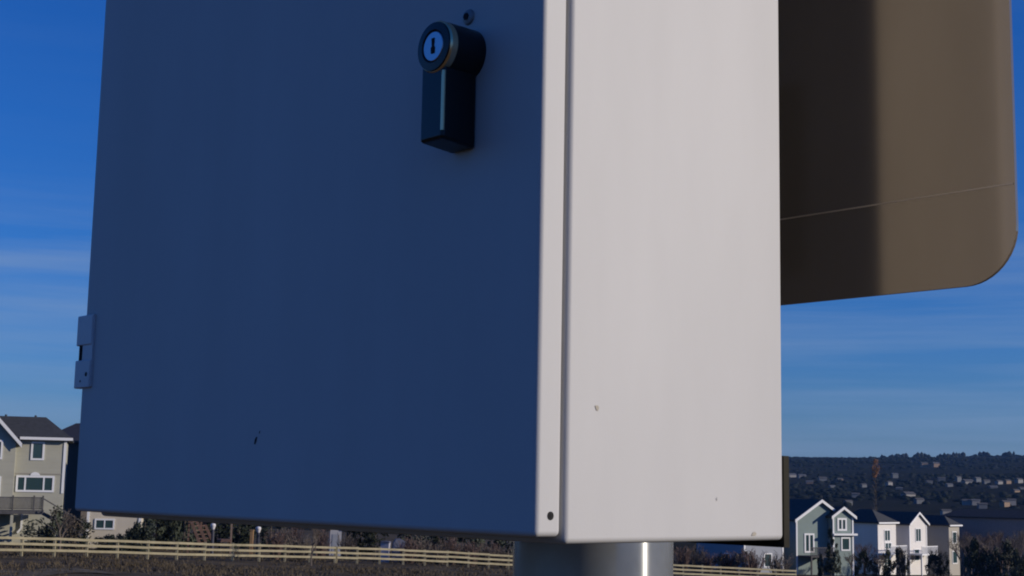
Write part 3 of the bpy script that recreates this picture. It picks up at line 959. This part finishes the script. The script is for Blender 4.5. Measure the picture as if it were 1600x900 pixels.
# ---- evergreens and bushes behind the fence
def EV(px, d, h, wdt, shape, leafm, v, label, name, cat, group, trunk=0.0, n=900):
    leafy(name, label, cat, group, gz(px, d), h, wdt, shape, leafm, v, trunk, n)
spots = [(206, 126, 4.6, 2.4, 1), (220, 128, 5.2, 3.4, 2), (246, 124, 4.4, 3.2, 3), (268, 129, 5.0, 3.4, 4), (290, 123, 4.0, 2.6, 1), (318, 127, 4.6, 3.4, 2), (345, 130, 4.6, 3.6, 3), (375, 128, 4.2, 3.2, 4), (425, 129, 3.8, 3.0, 1), (565, 131, 4.2, 3.0, 2), (588, 129, 3.9, 2.6, 3), (650, 132, 4.2, 3.0, 4), (690, 135, 4.4, 3.4, 1), (740, 137, 4.4, 3.4, 2), (785, 139, 4.6, 3.4, 3)]
where = ['nearest the cream house', 'second from the cream house', 'third from the cream house', 'fourth from the cream house', 'left of the play set', 'behind the slanted play set beams', 'behind the play set platform', 'behind the garden post gap', 'right of the second garden post', 'right of the white shed', 'left of the pale bin', 'right of the covered grill', 'second right of the covered grill', 'third right of the covered grill', 'next to the steel pole']
for (px, d, h, wdt, v), wh in zip(spots, where):
    EV(px, d, h, wdt, 'round', LEAFD, v, 'dark evergreen behind the fence, ' + wh, 'evergreen_tree', 'tree', 'evergreens behind the fence', 0.25, 1300)
for px, d, h, wdt, lab in ((158, 113, 0.95, 1.5, 'low dark bush in front of the cream house, left one'), (171, 113, 1.15, 1.6, 'low dark bush under the cream house window'), (188, 114, 0.95, 1.6, 'low dark bush in front of the cream house, right one')):
    EV(px, d, h, wdt, 'round', LEAFD, 5, lab, 'bush', 'bush', 'low bushes by the cream house', 0.0, 800)
for px, h_, w_, lab in ((197, 1.7, 1.5, 'dark rounded bush covering the right half of the cream house'), (211, 2.3, 1.7, 'taller dark bush right of the cream house window'), (228, 2.9, 2.0, 'dark bush between the cream house and the evergreens'), (183, 1.25, 1.1, 'small dark bush below the cream house window edge')):
    EV(px, 112, h_, w_, 'round', LEAFD, 9, lab, 'bush', 'bush', 'low bushes by the cream house', 0.0, 1300)
EV(84, 114, 2.9, 2.4, 'round', LEAFD, 8, 'large dark bush under the tan house deck stairs', 'bush', 'bush', None, 0.0, 1100)
EV(112, 112, 2.4, 1.8, 'round', LEAFB, 6, 'brown bush at the shaded right end of the tan house', 'bush', 'bush', None, 0.0, 900)
EV(62, 113.5, 2.0, 2.7, 'round', LEAFD, 7, 'dark bush right of the downspout under the tan house deck', 'bush', 'bush', None, 0.0, 900)
EV(128, 118, 2.2, 1.9, 'round', LEAFD, 6, 'dark bush between the tan house and the cream house', 'bush', 'bush', None, 0.0, 900)
bare('bare_tree', 'leafless grey tree at the corner of the tan house deck', 'tree', None, gz(97, 110), 'tree', 21, 4.6, 4.6, TWIG)
bare('bare_tree', 'thin leafless tree standing in front of the fence under the cabinet', 'tree', None, gz(489, 100), 'tree', 22, 3.0, 3.8, TWIG)
pxs = [432, 446, 460, 474, 503, 545, 640, 657, 674, 688, 704, 721, 738, 755, 772, 788]
for i, px in enumerate(pxs):
    if px < 520: wh = ['first', 'second', 'third', 'fourth', 'fifth'][i] + ' from the left, between garden post and white shed'
    elif px < 560: wh = 'just right of the white shed'
    else: wh = ['first', 'second', 'third', 'fourth', 'fifth', 'sixth', 'seventh', 'eighth', 'ninth', 'tenth'][i - 6] + ' right of the covered grill'
    bare('bare_shrub', 'leafless brown shrub behind the fence, ' + wh, 'shrub', 'bare shrubs behind the fence', gz(px, lerp_table(FD, px) + 5 + (i % 3) * 2.5), 'shrub', 30 + i % 4, random.uniform(1.4, 2.0), random.uniform(1.7, 2.7), TWIG if i % 2 else TWIG2)
pxs = [1066, 1086, 1104, 1124, 1143, 1160, 1176, 1216]
for i, px in enumerate(pxs):
    wh = ['first', 'second', 'third', 'fourth', 'fifth', 'sixth', 'seventh', 'eighth'][i]
    if i in (3, 5):
        EV(px, 150, random.uniform(2.2, 3.0), 2.2, 'round', LEAFB, 8 + i % 2, 'olive brown bush under the cabinet side, ' + wh + ' shrub right of pole', 'bush', 'bush', 'brush right of the pole', 0.0, 900)
    else:
        bare('bare_shrub', 'leafless brown shrub under the cabinet side, ' + wh + ' right of pole', 'shrub', 'brush right of the pole', gz(px, 148 + (i % 3) * 3), 'shrub', 30 + i % 4, random.uniform(1.9, 2.6), random.uniform(2.2, 3.4), TWIG if i % 2 else TWIG2)
# ---- vegetation round the right-hand houses
def EB(px, ybase, d, ytop, wpx, shape, leafm, v, label, name, cat, trunk=0.0, group='trees and bushes by the right-hand houses'):
    g = gz(px, d)
    h = at(px, ytop, d).z - g.z
    leafy(name, label, cat, group, g, max(h, 0.8), wpx * d / F_PX, shape, leafm, v, trunk, 1300)
EB(1297, 888, 170, 832, 22, 'cone', LEAFD, 11, 'dark conifer in front of the green house', 'conifer_tree', 'tree', 0.4)
EB(1306, 888, 169, 852, 16, 'cone', LEAFD, 12, 'shorter dark conifer before the second gable of the green house', 'conifer_tree', 'tree', 0.4)
EB(1281, 888, 169, 868, 12, 'round', LEAFD, 13, 'dark bush at the foot of the green house', 'bush', 'bush')
for i, (px, yt, w_) in enumerate(((1332, 866, 20), (1348, 864, 22), (1364, 868, 20), (1384, 862, 22), (1404, 860, 20), (1412, 868, 16))):
    EB(px, 890, 182 + i % 2 * 3, yt, w_, 'round', LEAFB if i % 2 == 0 else LEAFD, 14 + i % 3, 'brown bush between the green house and peaked house, ' + ['first', 'second', 'third', 'fourth', 'fifth', 'sixth'][i] + ' from left', 'bush', 'bush')
for i, (px, yt, w_) in enumerate(((1456, 868, 22), (1472, 866, 22))):
    EB(px, 890, 180, yt, w_, 'round', LEAFD, 15 + i, 'dark bush right of the peaked white house, ' + ['nearer to it', 'farther from it'][i], 'bush', 'bush')
for i, (px, yt, w_) in enumerate(((1518, 846, 24), (1536, 852, 26), (1554, 858, 24), (1572, 848, 24), (1590, 856, 26))):
    EB(px, 895, 172 + i % 2 * 4, yt, w_, 'round', LEAFD, 17 + i % 3, 'dark round tree near the right edge, ' + ['first', 'second', 'third', 'fourth', 'fifth'][i] + ' from its left end', 'dark_tree', 'tree', 0.5)
for i, (px, yt, m_) in enumerate(((1506, 806, TWIG), (1524, 803, TWIG2), (1543, 805, TWIG), (1561, 800, TWIG2), (1580, 796, TWIG), (1598, 800, TWIG2), (1462, 838, TWIG), (1350, 830, TWIG2), (1412, 836, TWIG))):
    d = 182 + (i % 3) * 5
    g = gz(px, d)
    h = at(px, yt, d).z - g.z
    lab = (['first', 'second', 'third', 'fourth', 'fifth', 'sixth'][i] + ' leafless tree from left in the group near the right edge') if i < 6 else ['leafless tree right of the peaked white house', 'leafless tree between the green house and porch house', 'leafless tree left of the peaked white house'][i - 6]
    bare('bare_tree', lab, 'tree', 'leafless trees by the right-hand houses', g, 'tree', 23 + i % 3, h, h, m_)
for i, (px, yt) in enumerate(((1500, 812), (1514, 808), (1532, 809), (1551, 806), (1570, 803), (1588, 806), (1330, 846), (1372, 850))):
    d = 176 + (i % 3) * 3
    g = gz(px, d)
    h = at(px, yt, d).z - g.z
    lab = ('pale brown leafless tree in front of the right-edge group, ' + ['first', 'second', 'third', 'fourth', 'fifth', 'sixth'][i] + ' from left') if i < 6 else ['pale leafless tree close to the green house right wall', 'pale leafless tree before the porch house'][i - 6]
    bare('bare_tree', lab, 'tree', 'leafless trees by the right-hand houses', g, 'tree', 26 + i % 3, h, h, TWIG3 if i % 2 else TWIG)
# tall thin tree with orange leaves left near its top
d = 215
g = gz(1368, d)
h = at(1368, 717, d).z - g.z
o = empty('orange_tree', g)
tag(o, 'tall thin tree with orange leaves at its top, against the hill', 'tree')
tm = MB(); rnd = random.Random(5)
tm.tube((0, 0, -0.3), (0.1, 0, h * 0.8), 0.13, 0.04, 7)
for i in range(110):
    z = h * rnd.uniform(0.25, 0.9); a = rnd.uniform(0, 6.28); l = rnd.uniform(0.5, 1.4)
    tm.tube((0.05, 0, z), (0.05 + l * math.cos(a), l * math.sin(a), z + l * 0.9), 0.03, 0.01, 3, caps=False)
tm.build('trunk', BARK, o, raw=True)
c = link('crown', leaf_mesh(40, 'round', 1.0, 1.0, 420, 0.07, 40), LEAFO, o)
c.location = (0.05, 0, h * 0.835); c.scale = (1.25, 1.25, h * 0.15)

# ================================================================== HILLSIDE
HW = [mat('far pale walls', (0.22, 0.215, 0.21), 0.8), mat('far tan walls', (0.22, 0.15, 0.10), 0.8), mat('far grey walls', (0.11, 0.12, 0.135), 0.8)]
FARROOF = mat('far roofs', (0.07, 0.068, 0.07), 0.9)
FARPALE = mat('far pale roofs', (0.09, 0.093, 0.10), 0.8)
far = [(1237, 746, 12, 5, 0), (1253, 747, 11, 5, 0), (1265, 757, 10, 5, 1), (1285, 752, 12, 6, 2), (1300, 765, 10, 6, 2), (1312, 753, 9, 5, 1), (1337, 778, 11, 7, 0), (1349, 762, 9, 5, 2), (1389, 760, 10, 8, 0), (1398, 745, 9, 4, 2), (1419, 778, 19, 5, 0), (1436, 787, 13, 8, 2), (1444, 729, 10, 6, 1), (1462, 729, 10, 6, 1), (1452, 757, 9, 4, 2), (1471, 752, 10, 5, 2), (1483, 762, 10, 5, 2), (1497, 750, 9, 4, 2), (1512, 757, 16, 6, 0), (1527, 752, 10, 4, 2), (1541, 756, 10, 5, 2), (1552, 766, 11, 5, 2), (1561, 757, 10, 5, 0), (1574, 756, 10, 4, 1), (1592, 754, 11, 5, 0), (1511, 789, 13, 8, 0), (1524, 789, 12, 8, 0), (1535, 795, 10, 6, 2), (1570, 792, 14, 9, 1), (1580, 789, 12, 9, 0), (1587, 772, 11, 7, 1), (1597, 768, 10, 6, 2), (1478, 806, 8, 9, 0), (1405, 768, 9, 5, 2), (1325, 790, 10, 6, 2)]
far.sort(key=lambda t: (round(t[1] / 14), t[0]))
rows = {}
for (px, py, wpx, hpx, c) in far:
    rows.setdefault(round(py / 14), []).append((px, py, wpx, hpx, c))
ordn = ['first', 'second', 'third', 'fourth', 'fifth', 'sixth', 'seventh', 'eighth', 'ninth', 'tenth', 'eleventh', 'twelfth', 'thirteenth', 'fourteenth', 'fifteenth', 'sixteenth', 'seventeenth']
rk = sorted(rows)
for ri, r_ in enumerate(rk):
    for ci, (px, py, wpx, hpx, c) in enumerate(rows[r_]):
        b = ground_hit(px, py, 240)
        d = (b - EYE).length
        k = d / F_PX
        wd = max(5.0, min(wpx * k, 22))
        eh = max(2.6, min(hpx * k * 0.75, 6.5))
        o = empty('hillside_house', b, -math.atan2(b.x, b.y) + random.uniform(0.15, 1.0))
        tag(o, '%s far house on the hillside, %s from left in %s row from the top' % (['pale', 'tan', 'grey'][c], ordn[ci], ordn[ri]), 'house', 'houses scattered over the far hillside')
        mb = MB(); mb.box(-wd / 2, wd / 2, -wd * 0.3, wd * 0.3, -4, eh); mb.build('wall', HW[c], o)
        mb = MB()
        pk = eh + wd * 0.2
        mb.prism([(-wd * 0.36, eh + 0.05), (0, pk), (wd * 0.36, eh + 0.05)], 'x', -wd / 2 - 0.4, wd / 2 + 0.4)
        mb.build('roof', FARPALE if random.random() < 0.35 else FARROOF, o)

def woodland():
    rnd = random.Random(99)
    mb = MB()
    def clump(p, h, wdt):
        n = 6
        base = len(mb.v)
        rings = ((0.02, 0.55), (0.35, 1.0), (0.75, 0.72), (1.0, 0.12))
        for t, rr in rings:
            for i in range(n):
                a = 2 * math.pi * i / n + t * 1.3
                r = wdt * 0.5 * rr * rnd.uniform(0.7, 1.25)
                mb.v.append((p.x + math.cos(a) * r, p.y + math.sin(a) * r, p.z - 0.8 + h * t * rnd.uniform(0.9, 1.1)))
        for k in range(3):
            for i in range(n):
                j = (i + 1) % n
                mb.f.append((base + k * n + i, base + k * n + j, base + (k + 1) * n + j, base + (k + 1) * n + i))
                mb.mi.append(0)
        mb.f.append(tuple(base + 3 * n + i for i in range(n))); mb.mi.append(0)
    # many small trees over the valley side, thick near the ridge
    for i in range(24000):
        phi = R(rnd.uniform(-25, 27))
        t = rnd.random()
        d = 330 + 2330 * t ** 0.8
        x, y = d * math.sin(phi), d * math.cos(phi)
        dens = 0.45 + 0.5 * math.sin(x * 0.011 + 2) * math.cos(y * 0.008) + (0.9 if d > 2050 else 0)
        if rnd.random() > dens:
            continue
        clump(Vector((x, y, H(x, y))), rnd.uniform(1.4, 3.8), rnd.uniform(4, 10))
    for i in range(1500):
        phi = R(rnd.uniform(-25, 27))
        d = rnd.uniform(2620, 2760)
        x, y = d * math.sin(phi), d * math.cos(phi)
        big = sm(13, 16, math.degrees(phi))
        clump(Vector((x, y, H(x, y))), rnd.uniform(1.5, 3.5) + (big * rnd.uniform(1, 8) if rnd.random() < 0.3 else 0), rnd.uniform(4, 16))
    o = mb.build('far_woodland', LEAFF, raw=True)
    for p in o.data.polygons: p.use_smooth = True
    tag(o, 'dark woodland and scrub covering the far hillside and ridge', 'woodland', kind='stuff')
woodland()

# ---- pale dirt path at lower left
def dirt_path():
    mb = MB()
    prev = None
    for i in range(60):
        px = -260 + i * 7.5
        yc = 895 + 3.0 * math.sin(i * 0.21) + (px > 110) * (px - 110) * 0.06
        hw_ = 6.0 * min(1.0, (60 - i) / 16)
        a, b = ground_hit(px, yc + hw_, 30), ground_hit(px, yc - hw_, 30)
        a.z += 0.05; b.z += 0.05
        if prev:
            mb.face(prev[0], a, b, prev[1])
        prev = (a, b)
    o = mb.build('dirt_path', mat('pale packed dirt', (0.08, 0.07, 0.055), rough=0.95, spec=0.0, col2=(0.15, 0.135, 0.11), scale=0.8), raw=True)
    tag(o, None, kind='structure')
dirt_path()

# ---- dry grass on the field in front of the fence
def grass():
    rnd = random.Random(3)
    mb = MB()
    for i in range(34000):
        phi = rnd.uniform(-22.5, 22.5)
        d = rnd.uniform(28, 150) if rnd.random() < 0.75 else rnd.uniform(60, 100)
        x, y = d * math.sin(R(phi)), d * math.cos(R(phi))
        if math.sin(x * 0.31 + 1) * math.cos(y * 0.23) + rnd.uniform(-0.8, 0.8) < -0.1:
            continue
        z = H(x, y) - 0.03
        h = rnd.uniform(0.08, 0.30)
        for k in range(3):
            a = rnd.uniform(0, 6.28)
            lx, ly = rnd.uniform(-.2, .2), rnd.uniform(-.2, .2)
            wx, wy = 0.035 * math.cos(a), 0.035 * math.sin(a)
            ox, oy = rnd.uniform(-.15, .15), rnd.uniform(-.15, .15)
            mb.face((x + ox - wx, y + oy - wy, z), (x + ox + wx, y + oy + wy, z), (x + ox + lx, y + oy + ly, z + h))
    o = mb.build('dry_grass', DRY, raw=True)
    tag(o, 'dry tan grass tufts on the field before the fence', 'grass', kind='stuff')
grass()

# ------------------------------------------------------------------ haze
hz = MB(); hz.box(-8300, 8300, -8300, 8300, -30, 135)
hm = bpy.data.materials.new('haze'); hm.use_nodes = True
t = hm.node_tree
for n in list(t.nodes): t.nodes.remove(n)
mo = N('ShaderNodeOutputMaterial', t)
pv = N('ShaderNodeVolumePrincipled', t)
pv.inputs['Color'].default_value = (0.24, 0.50, 1.0, 1)
pv.inputs['Density'].default_value = 0.5e-4
t.links.new(pv.outputs['Volume'], mo.inputs['Volume'])
o = hz.build('haze', hm)
tag(o, 'thin blue haze hanging over the valley and far hillside', 'haze', kind='stuff')
